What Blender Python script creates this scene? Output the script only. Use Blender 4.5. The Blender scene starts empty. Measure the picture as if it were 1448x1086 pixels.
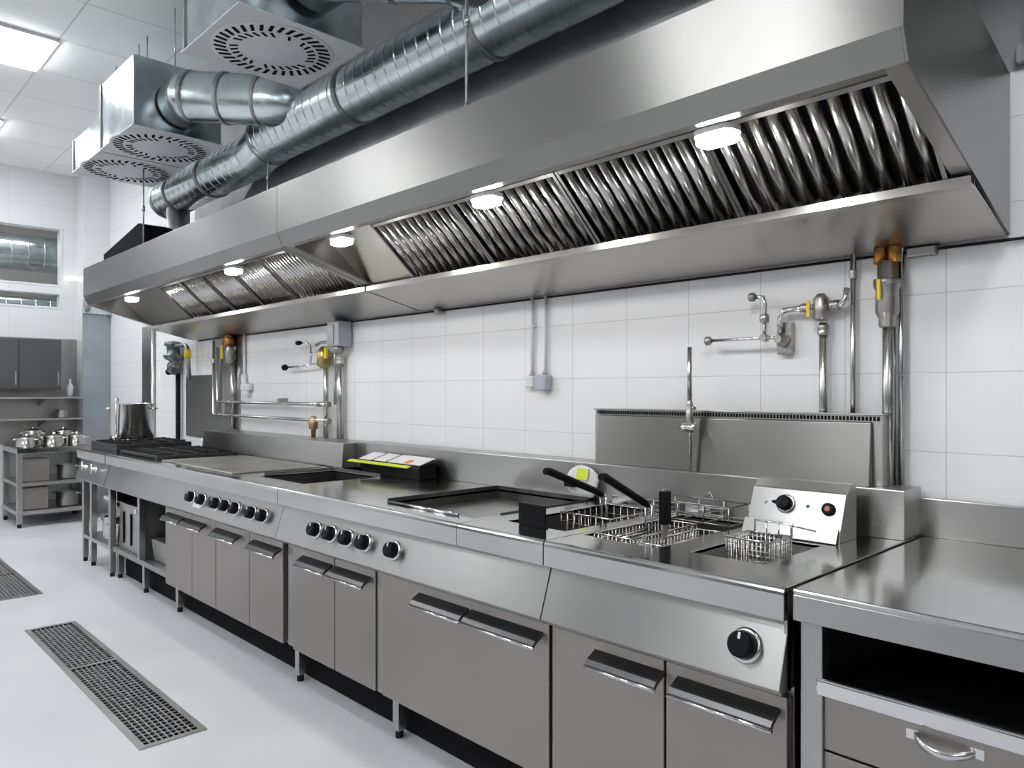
import bpy, bmesh, math, random
from mathutils import Vector
random.seed(7)
sc = bpy.context.scene
COL = sc.collection
OFF = {}

# ------------------------------------------------------------------ geometry
class G:
    def __init__(s):
        s.v = []; s.f = []; s.s = []
    def add(s, vs, fs, smooth=False):
        b = len(s.v); s.v += [tuple(p) for p in vs]
        for f in fs:
            s.f.append([b + i for i in f]); s.s.append(smooth)
        return s
    def box(s, x0, x1, y0, y1, z0, z1):
        return s.add([(x0,y0,z0),(x1,y0,z0),(x1,y1,z0),(x0,y1,z0),(x0,y0,z1),(x1,y0,z1),(x1,y1,z1),(x0,y1,z1)],
                     [(0,3,2,1),(4,5,6,7),(0,1,5,4),(1,2,6,5),(2,3,7,6),(3,0,4,7)])
    def prism(s, prof, x0, x1, axis='X'):
        n = len(prof)
        def P(u, v, w):
            return (w,u,v) if axis == 'X' else ((u,w,v) if axis == 'Y' else (u,v,w))
        vs = [P(u,v,x0) for u,v in prof] + [P(u,v,x1) for u,v in prof]
        fs = [tuple(range(n))[::-1], tuple(range(n, 2*n))]
        fs += [(i, (i+1) % n, n+(i+1) % n, n+i) for i in range(n)]
        return s.add(vs, fs)
    def lathe(s, o, d, prof, n=24, cap0=True, cap1=True):
        o = Vector(o); d = Vector(d).normalized()
        u = d.orthogonal().normalized(); w = d.cross(u)
        vs = []
        for t, r in prof:
            for i in range(n):
                a = 2*math.pi*i/n
                vs.append(o + d*t + (u*math.cos(a) + w*math.sin(a))*r)
        fs = []
        for k in range(len(prof)-1):
            for i in range(n):
                j = (i+1) % n
                fs.append((k*n+i, k*n+j, (k+1)*n+j, (k+1)*n+i))
        s.add(vs, fs, True)
        b = len(s.v) - len(vs)
        if cap0: s.f.append([b+i for i in range(n)][::-1]); s.s.append(False)
        if cap1: s.f.append([b+(len(prof)-1)*n+i for i in range(n)]); s.s.append(False)
        return s
    def cyl(s, p0, p1, r, n=16):
        p0 = Vector(p0); p1 = Vector(p1)
        return s.lathe(p0, p1-p0, [(0,r),((p1-p0).length,r)], n)
    def tube(s, path, r, n=12, closed=False):
        P = [Vector(p) for p in path]; m = len(P)
        up = None; vs = []
        for i in range(m):
            if closed: t = (P[(i+1) % m]-P[i-1]).normalized()
            elif i == 0: t = (P[1]-P[0]).normalized()
            elif i == m-1: t = (P[-1]-P[-2]).normalized()
            else: t = ((P[i+1]-P[i]).normalized()+(P[i]-P[i-1]).normalized()).normalized()
            if up is None: up = t.orthogonal().normalized()
            else:
                up = up - t*up.dot(t)
                up = up.normalized() if up.length > 1e-6 else t.orthogonal().normalized()
            w = t.cross(up)
            rr = r[i] if isinstance(r, (list, tuple)) else r
            if 0 < i < m-1 and not closed:
                c = (P[i+1]-P[i]).normalized().dot((P[i]-P[i-1]).normalized())
                k = 1/max(.75, math.sqrt(max(0,(1+c)/2)))
            else: k = 1
            for j in range(n):
                a = 2*math.pi*j/n
                vs.append(P[i] + (up*math.cos(a)+w*math.sin(a))*rr*k)
        fs = []
        for i in range(m if closed else m-1):
            i2 = (i+1) % m
            for j in range(n):
                j2 = (j+1) % n
                fs.append((i*n+j, i*n+j2, i2*n+j2, i2*n+j))
        b = len(s.v)
        s.add(vs, fs, True)
        if not closed:
            s.f.append([b+j for j in range(n)][::-1]); s.s.append(False)
            s.f.append([b+(m-1)*n+j for j in range(n)]); s.s.append(False)
        return s
    def plate(s, axis, ur, vr, w0, w1, holes=()):
        us = sorted(set([ur[0],ur[1]]+[h[k] for h in holes for k in (0,1)]))
        vv = sorted(set([vr[0],vr[1]]+[h[k] for h in holes for k in (2,3)]))
        def P(u, v, w):
            return (u,v,w) if axis == 'Z' else ((w,u,v) if axis == 'X' else (u,w,v))
        nu, nv = len(us)-1, len(vv)-1
        def solid(i, j):
            if i < 0 or j < 0 or i >= nu or j >= nv: return False
            cu = (us[i]+us[i+1])/2; cv = (vv[j]+vv[j+1])/2
            return not any(h[0] < cu < h[1] and h[2] < cv < h[3] for h in holes)
        idx = {}; vs = []; fs = []
        def V(i, j, k):
            if (i,j,k) not in idx:
                idx[(i,j,k)] = len(vs); vs.append(P(us[i], vv[j], w1 if k else w0))
            return idx[(i,j,k)]
        for i in range(nu):
            for j in range(nv):
                if not solid(i,j): continue
                fs.append((V(i,j,1),V(i+1,j,1),V(i+1,j+1,1),V(i,j+1,1)))
                fs.append((V(i,j,0),V(i,j+1,0),V(i+1,j+1,0),V(i+1,j,0)))
                if not solid(i-1,j): fs.append((V(i,j,0),V(i,j,1),V(i,j+1,1),V(i,j+1,0)))
                if not solid(i+1,j): fs.append((V(i+1,j,0),V(i+1,j+1,0),V(i+1,j+1,1),V(i+1,j,1)))
                if not solid(i,j-1): fs.append((V(i,j,0),V(i+1,j,0),V(i+1,j,1),V(i,j,1)))
                if not solid(i,j+1): fs.append((V(i,j+1,0),V(i,j+1,1),V(i+1,j+1,1),V(i+1,j+1,0)))
        return s.add(vs, fs)
    def tank(s, x0, x1, y0, y1, z0, z1, t=.004):
        # open box: walls and floor of sheet t
        s.box(x0-t, x1+t, y0-t, y1+t, z0-t, z0)
        s.box(x0-t, x0, y0-t, y1+t, z0, z1); s.box(x1, x1+t, y0-t, y1+t, z0, z1)
        s.box(x0, x1, y0-t, y0, z0, z1); s.box(x0, x1, y1, y1+t, z0, z1)
        return s

def obj(name, g, m, parent=None, bevel=0.0, seg=2):
    off = OFF[parent.name] if parent else Vector((0,0,0))
    me = bpy.data.meshes.new(name)
    me.from_pydata([tuple(Vector(p)-off) for p in g.v], [], g.f)
    me.polygons.foreach_set('use_smooth', g.s)
    bm = bmesh.new(); bm.from_mesh(me)
    bmesh.ops.recalc_face_normals(bm, faces=bm.faces)
    bm.to_mesh(me); bm.free(); me.update()
    me.materials.append(m)
    o = bpy.data.objects.new(name, me); COL.objects.link(o)
    if parent: o.parent = parent
    OFF[o.name] = off
    if bevel:
        b = o.modifiers.new('bevel', 'BEVEL'); b.width = bevel; b.segments = seg
        b.limit_method = 'ANGLE'; b.angle_limit = math.radians(40)
    return o

def T(name, label, cat, loc, group=None):
    o = bpy.data.objects.new(name, None); COL.objects.link(o)
    o.empty_display_size = .05
    o.location = loc; OFF[o.name] = Vector(loc)
    o['label'] = label; o['category'] = cat
    if group: o['group'] = group
    return o
def single(name, g, m, label, cat, group=None, bevel=0.0):
    # one-mesh thing: origin at the bottom centre of its bounds
    lo = [min(p[i] for p in g.v) for i in range(3)]; hi = [max(p[i] for p in g.v) for i in range(3)]
    c = Vector(((lo[0]+hi[0])/2, (lo[1]+hi[1])/2, lo[2]))
    g.v = [tuple(Vector(p)-c) for p in g.v]
    o = obj(name, g, m, None, bevel); o.location = c; OFF[o.name] = c
    o['label'] = label; o['category'] = cat
    if group: o['group'] = group
    return o
def struct(name, g, m, bevel=0.0):
    o = obj(name, g, m, None, bevel); o['kind'] = 'structure'; return o

# ------------------------------------------------------------------ materials
def nt(name):
    m = bpy.data.materials.new(name); m.use_nodes = True
    n = m.node_tree.nodes; l = m.node_tree.links
    return m, n, l, n['Principled BSDF']
def plain(name, col, rough=.5, metal=0., spec=.5):
    m, n, l, b = nt(name)
    b.inputs['Base Color'].default_value = (*col, 1); b.inputs['Roughness'].default_value = rough
    b.inputs['Metallic'].default_value = metal; b.inputs['Specular IOR Level'].default_value = spec
    return m
def steel(name, col, r0, r1, stretch=(1,40,40), aniso=0.0, scale=3.0, bump=.02, blotch=0.0):
    m, n, l, b = nt(name)
    b.inputs['Metallic'].default_value = 1
    tc = n.new('ShaderNodeTexCoord'); mp = n.new('ShaderNodeMapping'); mp.inputs['Scale'].default_value = stretch
    nz = n.new('ShaderNodeTexNoise'); nz.inputs['Scale'].default_value = scale; nz.inputs['Detail'].default_value = 5
    l.new(tc.outputs['Object'], mp.inputs['Vector']); l.new(mp.outputs['Vector'], nz.inputs['Vector'])
    mr = n.new('ShaderNodeMapRange'); mr.inputs['From Min'].default_value = .3; mr.inputs['From Max'].default_value = .7
    mr.inputs['To Min'].default_value = r0; mr.inputs['To Max'].default_value = r1
    l.new(nz.outputs['Fac'], mr.inputs['Value']); l.new(mr.outputs['Result'], b.inputs['Roughness'])
    n2 = n.new('ShaderNodeTexNoise'); n2.inputs['Scale'].default_value = 2.3; n2.inputs['Detail'].default_value = 4
    l.new(tc.outputs['Object'], n2.inputs['Vector'])
    mx = n.new('ShaderNodeMix'); mx.data_type = 'RGBA'
    k = 1-.08-blotch
    mx.inputs['A'].default_value = (col[0]*k, col[1]*k, col[2]*k, 1); mx.inputs['B'].default_value = (*col, 1)
    l.new(n2.outputs['Fac'], mx.inputs['Factor']); l.new(mx.outputs['Result'], b.inputs['Base Color'])
    if bump:
        bp = n.new('ShaderNodeBump'); bp.inputs['Strength'].default_value = bump; bp.inputs['Distance'].default_value = .01
        l.new(nz.outputs['Fac'], bp.inputs['Height']); l.new(bp.outputs['Normal'], b.inputs['Normal'])
    if aniso:
        b.inputs['Anisotropic'].default_value = aniso
        tg = n.new('ShaderNodeCombineXYZ')
        for k_, v_ in zip('XYZ', (.02,-.7,1)): tg.inputs[k_].default_value = v_
        l.new(tg.outputs['Vector'], b.inputs['Tangent'])
    return m
def emit(name, col, st):
    m, n, l, b = nt(name)
    b.inputs['Base Color'].default_value = (.8,.8,.8,1)
    b.inputs['Emission Color'].default_value = (*col, 1); b.inputs['Emission Strength'].default_value = st
    return m
def grid_mat(name, col, grout, su, sv, ou, ov, au, av, wu, rough, spec=.5, vary=.03):
    # tiles: lines every su/sv along object axes au/av
    m, n, l, b = nt(name)
    tc = n.new('ShaderNodeTexCoord'); sx = n.new('ShaderNodeSeparateXYZ'); l.new(tc.outputs['Object'], sx.inputs[0])
    def line(ax, s_, o_):
        a = n.new('ShaderNodeMath'); a.operation = 'ADD'; a.inputs[1].default_value = -o_ + 100*s_
        l.new(sx.outputs[ax], a.inputs[0])
        d = n.new('ShaderNodeMath'); d.operation = 'PINGPONG'; d.inputs[1].default_value = s_/2
        l.new(a.outputs[0], d.inputs[0])
        c = n.new('ShaderNodeMapRange'); c.inputs['From Min'].default_value = wu*.5; c.inputs['From Max'].default_value = wu
        l.new(d.outputs[0], c.inputs['Value']); return c.outputs['Result']
    mn = n.new('ShaderNodeMath'); mn.operation = 'MINIMUM'
    l.new(line(au, su, ou), mn.inputs[0]); l.new(line(av, sv, ov), mn.inputs[1])
    nz = n.new('ShaderNodeTexNoise'); nz.inputs['Scale'].default_value = 1.7
    l.new(tc.outputs['Object'], nz.inputs['Vector'])
    m1 = n.new('ShaderNodeMix'); m1.data_type = 'RGBA'
    m1.inputs['A'].default_value = tuple(c*(1-vary) for c in col)+(1,); m1.inputs['B'].default_value = (*col, 1)
    l.new(nz.outputs['Fac'], m1.inputs['Factor'])
    mx = n.new('ShaderNodeMix'); mx.data_type = 'RGBA'; mx.inputs['A'].default_value = (*grout, 1)
    l.new(mn.outputs[0], mx.inputs['Factor']); l.new(m1.outputs['Result'], mx.inputs['B'])
    l.new(mx.outputs['Result'], b.inputs['Base Color'])
    bp = n.new('ShaderNodeBump'); bp.inputs['Strength'].default_value = .3; bp.inputs['Distance'].default_value = .003
    l.new(mn.outputs[0], bp.inputs['Height']); l.new(bp.outputs['Normal'], b.inputs['Normal'])
    b.inputs['Roughness'].default_value = rough; b.inputs['Specular IOR Level'].default_value = spec
    return m
def mottled(name, c0, c1, scale, r0, r1, metal=0., detail=6):
    m, n, l, b = nt(name)
    tc = n.new('ShaderNodeTexCoord'); nz = n.new('ShaderNodeTexNoise'); nz.inputs['Scale'].default_value = scale
    nz.inputs['Detail'].default_value = detail; l.new(tc.outputs['Object'], nz.inputs['Vector'])
    mr = n.new('ShaderNodeMapRange'); mr.inputs['From Min'].default_value = .35; mr.inputs['From Max'].default_value = .65
    l.new(nz.outputs['Fac'], mr.inputs['Value'])
    mx = n.new('ShaderNodeMix'); mx.data_type = 'RGBA'; mx.inputs['A'].default_value = (*c0,1); mx.inputs['B'].default_value = (*c1,1)
    l.new(mr.outputs['Result'], mx.inputs['Factor']); l.new(mx.outputs['Result'], b.inputs['Base Color'])
    r = n.new('ShaderNodeMapRange'); r.inputs['To Min'].default_value = r0; r.inputs['To Max'].default_value = r1
    l.new(nz.outputs['Fac'], r.inputs['Value']); l.new(r.outputs['Result'], b.inputs['Roughness'])
    b.inputs['Metallic'].default_value = metal
    return m

M = {}
M['hood'] = steel('brushed_hood_steel', (.30,.295,.285), .29, .33, (.6,160,160), aniso=.86, bump=0)
M['liner'] = steel('hood_liner_steel', (.50,.485,.465), .28, .31, (1.5,1.5,1.5), aniso=.6, blotch=.15, bump=0)
M['steel'] = steel('brushed_steel', (.47,.465,.455), .285, .315, (.8,150,150), aniso=.82, blotch=.06, bump=0)
M['door'] = steel('satin_door_steel', (.375,.35,.33), .38, .44, (120,.8,.8), aniso=0, blotch=.05, bump=0)
M['top'] = steel('worktop_steel', (.58,.58,.57), .11, .19, (2,2,2), blotch=.12, bump=.0)
M['dull'] = steel('dull_steel', (.42,.42,.41), .34, .5, (3,3,3), blotch=.15)
M['worn'] = mottled('worn_plancha_steel', (.34,.325,.29), (.58,.56,.52), 3.5, .22, .5, 1.)
M['griddle'] = mottled('griddle_steel', (.30,.30,.295), (.40,.40,.395), 2.2, .3, .45, 1.)
M['chrome'] = plain('chrome', (.75,.75,.76), .12, 1.)
M['pipe'] = steel('pipe_steel', (.55,.55,.54), .18, .30, (20,20,1), blotch=.05, bump=0)
M['valve'] = mottled('cast_valve_metal', (.36,.35,.33), (.55,.53,.50), 18, .3, .45, 1.)
M['brass'] = mottled('tarnished_brass', (.36,.27,.12), (.52,.42,.22), 20, .3, .45, 1.)
M['copper'] = mottled('orange_copper', (.50,.20,.05), (.62,.30,.08), 20, .3, .45, 1.)
M['yellow'] = plain('yellow_plastic', (.80,.66,.02), .45)
M['black'] = plain('black_plastic', (.007,.007,.008), .45, 0, .12)
M['rubber'] = plain('black_rubber', (.018,.018,.018), .7, 0, .2)
M['iron'] = mottled('black_cast_iron', (.010,.010,.010), (.03,.03,.032), 14, .4, .6)
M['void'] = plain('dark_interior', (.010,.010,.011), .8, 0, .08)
M['galv'] = mottled('galvanised_sheet', (.48,.54,.56), (.68,.74,.76), 7, .16, .28, 1.)
M['galvdull'] = mottled('dull_galvanised_sheet', (.30,.31,.31), (.40,.41,.41), 3, .4, .55, 1.)
M['bluegalv'] = mottled('bluish_sheet', (.34,.375,.395), (.42,.455,.475), 3, .35, .45, .8)
M['whitemetal'] = plain('white_painted_metal', (.72,.73,.74), .4)
M['whiteplastic'] = plain('white_plastic', (.70,.71,.73), .4)
M['greyplastic'] = plain('grey_plastic', (.42,.45,.50), .45)
M['tile'] = grid_mat('white_wall_tile', (.86,.86,.87), (.60,.60,.61), .3055, .2465, -.7256, 1.405, 0, 2, .0018, .22)
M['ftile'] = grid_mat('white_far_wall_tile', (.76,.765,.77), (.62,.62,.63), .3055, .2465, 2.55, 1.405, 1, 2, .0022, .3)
M['ceil'] = grid_mat('ceiling_tile', (.92,.925,.92), (.62,.62,.62), .65, .65, -5.15, 1.30, 0, 1, .006, .8, .2)
M['shadeplaster'] = mottled('shaded_grey_plaster', (.30,.30,.30), (.36,.36,.36), 4, .8, .9)
M['wall'] = plain('white_paint', (.80,.80,.79), .7)
M['greywall'] = mottled('grey_paint', (.60,.595,.59), (.66,.655,.65), 1.2, .7, .8)
M['darkwall'] = mottled('dark_reflection_wall', (.12,.118,.115), (.20,.195,.19), 1.2, .4, .6)
M['baffle'] = steel('baffle_steel', (.58,.565,.545), .2, .3, (60,2,2), bump=0)
M['handle'] = plain('dark_handle_steel', (.13,.13,.13), .32, 1.)
M['wire'] = plain('basket_wire', (.50,.49,.48), .25, 1.)
M['floor'] = mottled('pale_epoxy_floor', (.56,.565,.585), (.625,.63,.645), 1.6, .32, .48)
M['panel'] = emit('ceiling_panel_light', (.96,.98,1.0), 13)
M['lamp'] = emit('hood_lamp_light', (1.0,.98,.95), 55)
M['lamp2'] = emit('far_lamp_light', (1.0,.99,.97), 5)
M['wallglow'] = emit('wall_glow_light', (1.0,.99,.97), 1.2)
M['red'] = plain('red_indicator', (.32,.05,.03), .3)
M['green'] = plain('green_indicator', (.03,.18,.13), .4)
M['label'] = plain('white_label', (.8,.78,.79), .5)
M['lime'] = plain('lime_label', (.62,.74,.04), .5)
M['orange'] = plain('orange_label', (.75,.28,.08), .5)
M['darkcab'] = steel('dark_cabinet_steel', (.16,.16,.165), .35, .45, (30,30,1), bump=0)
M['bag'] = plain('white_bag_plastic', (.72,.72,.74), .5)
M['teal'] = mottled('grey_green_cast_metal', (.11,.125,.125), (.22,.24,.24), 16, .3, .45, .8)
M['char'] = mottled('seasoned_dark_steel', (.10,.098,.094), (.18,.175,.17), 5, .35, .5, 1.)
M['grid'] = plain('grating_steel', (.66,.66,.66), .35, .6)
M['pot'] = steel('pot_steel', (.62,.61,.59), .15, .24, (1,1,40), bump=0)

# ------------------------------------------------------------------ setting
CZ = 3.75; WY = 2.55; XL = -9.4; XR = 2.6; YF = -4.2
GR = [(-4.92,-2.985,.935,1.18), (-7.75,-5.745,.94,1.187)]
struct('floor', G().plate('Z', (XL-2, XR+.2), (YF-.2, WY+.2), -.05, 0, GR), M['floor'])
struct('ceiling', G().box(XL-.1, XR+.2, YF-.2, WY+.2, CZ, CZ+.1), M['ceil'])
struct('wall_back', G().box(XL-.2, XR+.2, WY, WY+.12, 0, 2.275), M['tile'])
struct('wall_back_upper', G().box(-6.7, XR+.2, WY, WY+.12, 2.275, CZ), M['shadeplaster'])  # plaster grey with the shade on this wall put into the colour
struct('wall_back_corner', G().box(XL-.2, -6.7, WY, WY+.12, 2.275, CZ), M['tile'])
struct('wall_left', G().plate('X', (YF, WY), (0, CZ), XL-.14, XL, [(.2,2.14,2.50,3.16),(.2,2.133,2.255,2.445)]), M['ftile'])
for i_, (a_, b_) in enumerate([(-4.85,-4.45),(-7.05,-6.5),(-2.1,-1.75)]):
    struct('wall_front_reflector', G().box(a_, b_, YF, YF+.12, 0, CZ), M['wall'], .005)  # unseen white strips added to draw bright streaks in the steel
struct('wall_right', G().box(XR, XR+.1, YF, WY, 0, CZ), M['darkwall'])  # unseen wall made dark to darken the reflection in the hood end
struct('wall_front', G().box(XL, XR, YF-.1, YF, 0, 2.2), M['darkwall'])  # unseen wall, lower half made dark to darken reflections in the steel
struct('wall_front_upper', G().box(XL, XR, YF-.1, YF, 2.2, CZ), M['greywall'])
struct('trim_1', G().box(-.54, XR, 2.525, WY, 2.29, 2.345), M['shadeplaster'], .004)
struct('wall_pillar', G().box(XL, -9.16, 2.28, WY, 0, CZ), M['ftile'])
# space seen through the two openings in the far wall
g = G(); g.box(-11.4,-11.3,-.2,2.6,1.9,3.6); g.box(-11.4,XL-.14,2.5,2.6,1.9,3.6); g.box(-11.4,XL-.14,-.2,-.1,1.9,3.6)
g.box(-11.4,XL-.14,-.2,2.6,3.5,3.6); g.box(-11.4,XL-.14,-.2,2.6,1.85,1.95)
struct('wall_beyond', g, M['wall'])
def winframe(name, y0, y1, z0, z1):
    w = .025
    g = G().plate('X', (y0, y1), (z0, z1), XL-.13, XL+.006, [(y0+w, y1-w, z0+w, z1-w)])
    struct(name, g, M['whitemetal'], .003)
winframe('window_1', .2, 2.14, 2.50, 3.16); winframe('window_2', .2, 2.133, 2.255, 2.445)

# ceiling light panels
def panel(x0, y0, label, grp=None):
    t = T('ceiling_light', label, 'ceiling light', (x0+.31, y0+.315, CZ-.022), grp)
    obj('frame', G().plate('Z', (x0, x0+.62), (y0, y0+.63), CZ-.022, CZ-.0005, [(x0+.02,x0+.60,y0+.02,y0+.61)]), M['whitemetal'], t)
    obj('diffuser', G().box(x0+.02, x0+.60, y0+.02, y0+.61, CZ-.040, CZ-.004), M['panel'], t)
panel(-6.425, .67, 'square lit ceiling panel at the top left, nearer of the two seen')
panel(-8.46, .70, 'lit ceiling panel showing as a sliver near the far wall')
for i, (x, y) in enumerate([(-3.2,-1.6),(-2.5,-1.6),(-7.55,-1.6),(-.2,.67),(1.4,-1.6),(-6.85,-1.6),(-3.6,-3.6),(1.4,-3.8),(-8.2,-3.6)]):
    panel(x, y, 'square lit ceiling panel outside the view, above the open floor', 'ceiling panels above the open floor')

# floor drains
def drain(x0, x1, y0, y1, xd, label):
    t = T('floor_drain', label, 'floor drain', ((x0+x1)/2, (y0+y1)/2, 0), 'floor drains')
    w = .022
    obj('frame', G().plate('Z', (x0-.004,x1+.004), (y0-.004,y1+.004), .0004, .005, [(x0+w,xd-.012,y0+w,y1-w),(xd+.012,x1-w,y0+w,y1-w)]), M['dull'], t)
    obj('trough', G().tank(x0+.005, x1-.005, y0+.005, y1-.005, -.13, -.004), M['void'], t)
    for a, b in ((x0+w, xd-.012), (xd+.012, x1-w)):
        g = G(); n = 9
        for i in range(1, n):
            y = y0+w+(y1-y0-2*w)*i/n; g.box(a, b, y-.0011, y+.0011, -.003, .0042)
        m = int((b-a)/.034)
        for i in range(1, m):
            x = a+(b-a)*i/m; g.box(x-.0009, x+.0009, y0+w, y1-w, -.002, .0038)
        obj('grid', g, M['grid'], t)
drain(*GR[0], -4.08, 'long steel floor drain grate lying whole in the open floor')
drain(*GR[1], -6.53, 'steel floor drain grate cut off by the left edge of the view')

# ------------------------------------------------------------------ cooking line
Y0 = 1.62; ZA = .826; ZT = .90
PT = (1.652,.826); PB = (1.60,.668)          # control panel front top / bottom (y, z)
PN = Vector((0,-.158,.052)).normalized(); PN = Vector((0, -(PT[1]-PB[1]), (PT[0]-PB[0]))).normalized()
def panel_y(z): return PB[0]+(PT[0]-PB[0])*(z-PB[1])/(PT[1]-PB[1])
def control_panel(t, x0, x1):
    return obj('control_panel', G().prism([PT, PB, (1.612,.655), (1.66,.655), (1.665,.826)], x0, x1), M['steel'], t, .002)
def knob(p, x, z=.748, r=.030):
    o = Vector((x, panel_y(z), z))
    k = obj('knob', G().lathe(o, PN, [(0,r*.98),(.012,r*.98),(.013,r),(.036,r*.92),(.040,r*.8)], 28), M['black'], p)
    obj('bezel', G().lathe(o, PN, [(0,r*1.27),(.005,r*1.27),(.009,r*1.12),(.009,r*1.0)], 28, True, True), M['chrome'], k)
    v = Vector((0, PN.z, -PN.y)); c = o+PN*.039
    g = G(); u = Vector((1,0,0))
    pts = [c+u*a*.003+v*b for a,b in ((-1,r*.35),(1,r*.35),(1,r*.8),(-1,r*.8))]
    g.add(pts+[q+PN*.0025 for q in pts], [(0,1,2,3),(4,5,6,7),(0,1,5,4),(1,2,6,5),(2,3,7,6),(3,0,4,7)])
    obj('pointer', g, M['label'], k)
def door(t, x0, x1, handles, z0=.165, z1=.640):
    d = obj('door', G().box(x0+.002, x1-.002, 1.648, 1.672, z0, z1), M['door'], t, .003)
    for a, b in handles:
        g = G().prism([(1.649,.612),(1.612,.592),(1.602,.580),(1.600,.570),(1.606,.566),(1.611,.573),(1.616,.580),(1.649,.598)], a, b)
        h = obj('handle', g, M['handle'], d, .0015)
        obj('grip_rod', G().cyl((a-.002,1.603,.571),(b+.002,1.603,.571),.0048,12), M['chrome'], h)
    return d
def foot(t, x, y=1.70, z1=.165, nm='leg'):
    l = obj(nm, G().box(x-.019,x+.019,y-.019,y+.019,.03,z1), M['steel'], t, .002)
    obj('foot', G().lathe((x,y,.0),(0,0,1),[(0,.016),(.03,.016),(.034,.018)],16), M['rubber'], l)
def top(t, name, x0, x1, holes, m='top', z=ZT, y1=2.50):
    # worktop sheet with rounded front apron
    o = obj(name, G().plate('Z',(x0,x1),(Y0+.004,y1),z-.012,z,holes), M[m], t, .002)
    obj('apron', G().prism([(Y0+.006,z+.0004),(Y0+.001,z-.0008),(Y0-.003,z-.004),(Y0-.005,z-.009),(Y0-.006,z-.016),(Y0-.006,ZA),(Y0+.014,ZA),(Y0+.014,ZA+.004),(Y0+.004,ZA+.006),(Y0+.004,z-.013)], x0, x1), M['top'], o)
    return o

# --- fryer cabinet (right end)
FX0, FX1 = -1.542, -.79
fc = T('fryer_cabinet', 'stainless fryer cabinet at the right end of the cooking line, with one big knob', 'fryer', ((FX0+FX1)/2, 2.07, 0))
W3 = (-1.15,-.935,1.80,2.15); W2 = (-1.525,-1.245,1.775,2.33)
obj('body', G().box(FX0+.004, FX1-.004, 1.675, 2.49, .165, .66), M['steel'], fc)
obj('under_shadow', G().box(FX0+.004, FX1-.004, 1.75, 1.76, .004, .165), M['void'], fc)  # black sheet standing in for the shade under the cabinet
obj('side_panel', G().prism([(1.64,.66),(1.675,.66),(1.675,.82),(2.49,.82),(2.49,.885),(1.64,.885)], FX1-.012, FX1-.004), M['steel'], fc)
top(fc, 'worktop', FX0+.0015, FX1, [W3, W2])
w = obj('frying_tank', G().tank(*W2, .70, ZT-.002), M['char'], fc)
w3 = obj('small_frying_tank', G().tank(*W3, .74, ZT-.002), M['steel'], fc)
cp = control_panel(fc, FX0+.0015, FX1-.004); knob(cp, -.889, .745, .033)
door(fc, FX0+.002, -1.135, [(-1.372,-1.135)]); door(fc, -1.132, -.797, [(-1.095,-.815)])
for x in (-1.50, -.84):
    foot(fc, x); foot(fc, x, 2.42)
obj('tank_rim', G().box(-1.53,-1.36,2.352,2.358,ZT,.935), M['chrome'], fc, .002)

# control head standing on the fryer top
t = T('fryer_control_head', 'small sloping control head with black knob and red switch on the fryer top', 'control box', (-1.06, 2.26, ZT))
hp = [(2.20,ZT),(2.255,1.040),(2.262,1.040),(2.285,1.066),(2.33,1.066),(2.33,ZT)]
obj('housing', G().prism(hp, -1.205, -.908), M['steel'], t, .002)
hn = Vector((0,-.14,.055)).normalized()
def head(z): return Vector((0, 2.20+(z-ZT)*.055/.14, z))
p = head(.995); c = Vector((-1.088, p.y, p.z))
k = obj('knob', G().lathe(c, hn, [(0,.024),(.022,.023),(.026,.018)], 24), M['black'], t)
obj('bezel', G().lathe(c, hn, [(0,.031),(.005,.030),(.006,.025)], 24), M['chrome'], k)
obj('pointer', G().lathe(c+Vector((-.022,0,.002))+hn*.006, Vector((-1,0,0)), [(0,.008),(.02,.004)], 8), M['black'], k)
p = head(.992); c = Vector((-.953, p.y, p.z))
k = obj('switch', G().lathe(c, hn, [(0,.020),(.01,.019),(.011,.014)], 20), M['black'], t)
obj('indicator', G().lathe(c+hn*.008, hn, [(0,.010),(.006,.008)], 14), M['red'], k)
for x, mm in ((-1.155,'greyplastic'), (-1.018,'green')):
    p = head(.995); obj('pilot_light', G().lathe(Vector((x,p.y,p.z)), hn, [(0,.006),(.004,.004)], 10), M[mm], t)
obj('kick_plate', G().prism([(2.196,.945),(2.176,.903),(2.18,.903),(2.20,.945)], -1.205, -.908), M['steel'], t)

# --- griddle range (middle)
GX0, GX1 = -3.245, -1.545
gr = T('griddle_range', 'stainless griddle cabinet in the middle of the line, five knobs on its panel', 'griddle', ((GX0+GX1)/2, 2.07, 0))
HG = (-2.52,-1.985,1.73,2.33); HA = (-1.87,-1.60,1.775,2.33)
obj('body', G().box(GX0+.004, GX1-.004, 1.675, 2.49, .165, .66), M['steel'], gr)
obj('under_shadow', G().box(GX0+.004, GX1-.004, 1.75, 1.76, .004, .165), M['void'], gr)  # black sheet added as the shadow beneath the griddle cabinet
top(gr, 'griddle_worktop', GX0, -1.95, [HG]); top(gr, 'fryer_worktop', -1.948, GX1, [HA])
obj('griddle_plate', G().box(HG[0]-.004,HG[1]+.004,HG[2]-.004,HG[3]+.004,.83,.856), M['griddle'], gr)
g = G()
g.box(HG[0]-.006,HG[0],HG[2],HG[3],.856,.915); g.box(HG[0]-.006,HG[1]+.006,HG[3],HG[3]+.006,.856,.915); g.box(HG[1],HG[1]+.006,HG[2]+.12,HG[3],.856,.905)
obj('splash_guard', g, M['char'], gr)
obj('drain_rail', G().cyl((-2.50,1.715,.905),(-2.06,1.715,.905),.005,10), M['chrome'], gr)
obj('frying_tank', G().tank(*HA, .70, ZT-.002), M['char'], gr)
obj('tank_rim', G().box(-1.87,-1.55,2.352,2.358,ZT,.935), M['chrome'], gr, .002)
cp = control_panel(gr, GX0, GX1)
for x in (-2.326,-2.522,-2.650,-2.778,-2.906): knob(cp, x)
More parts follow.
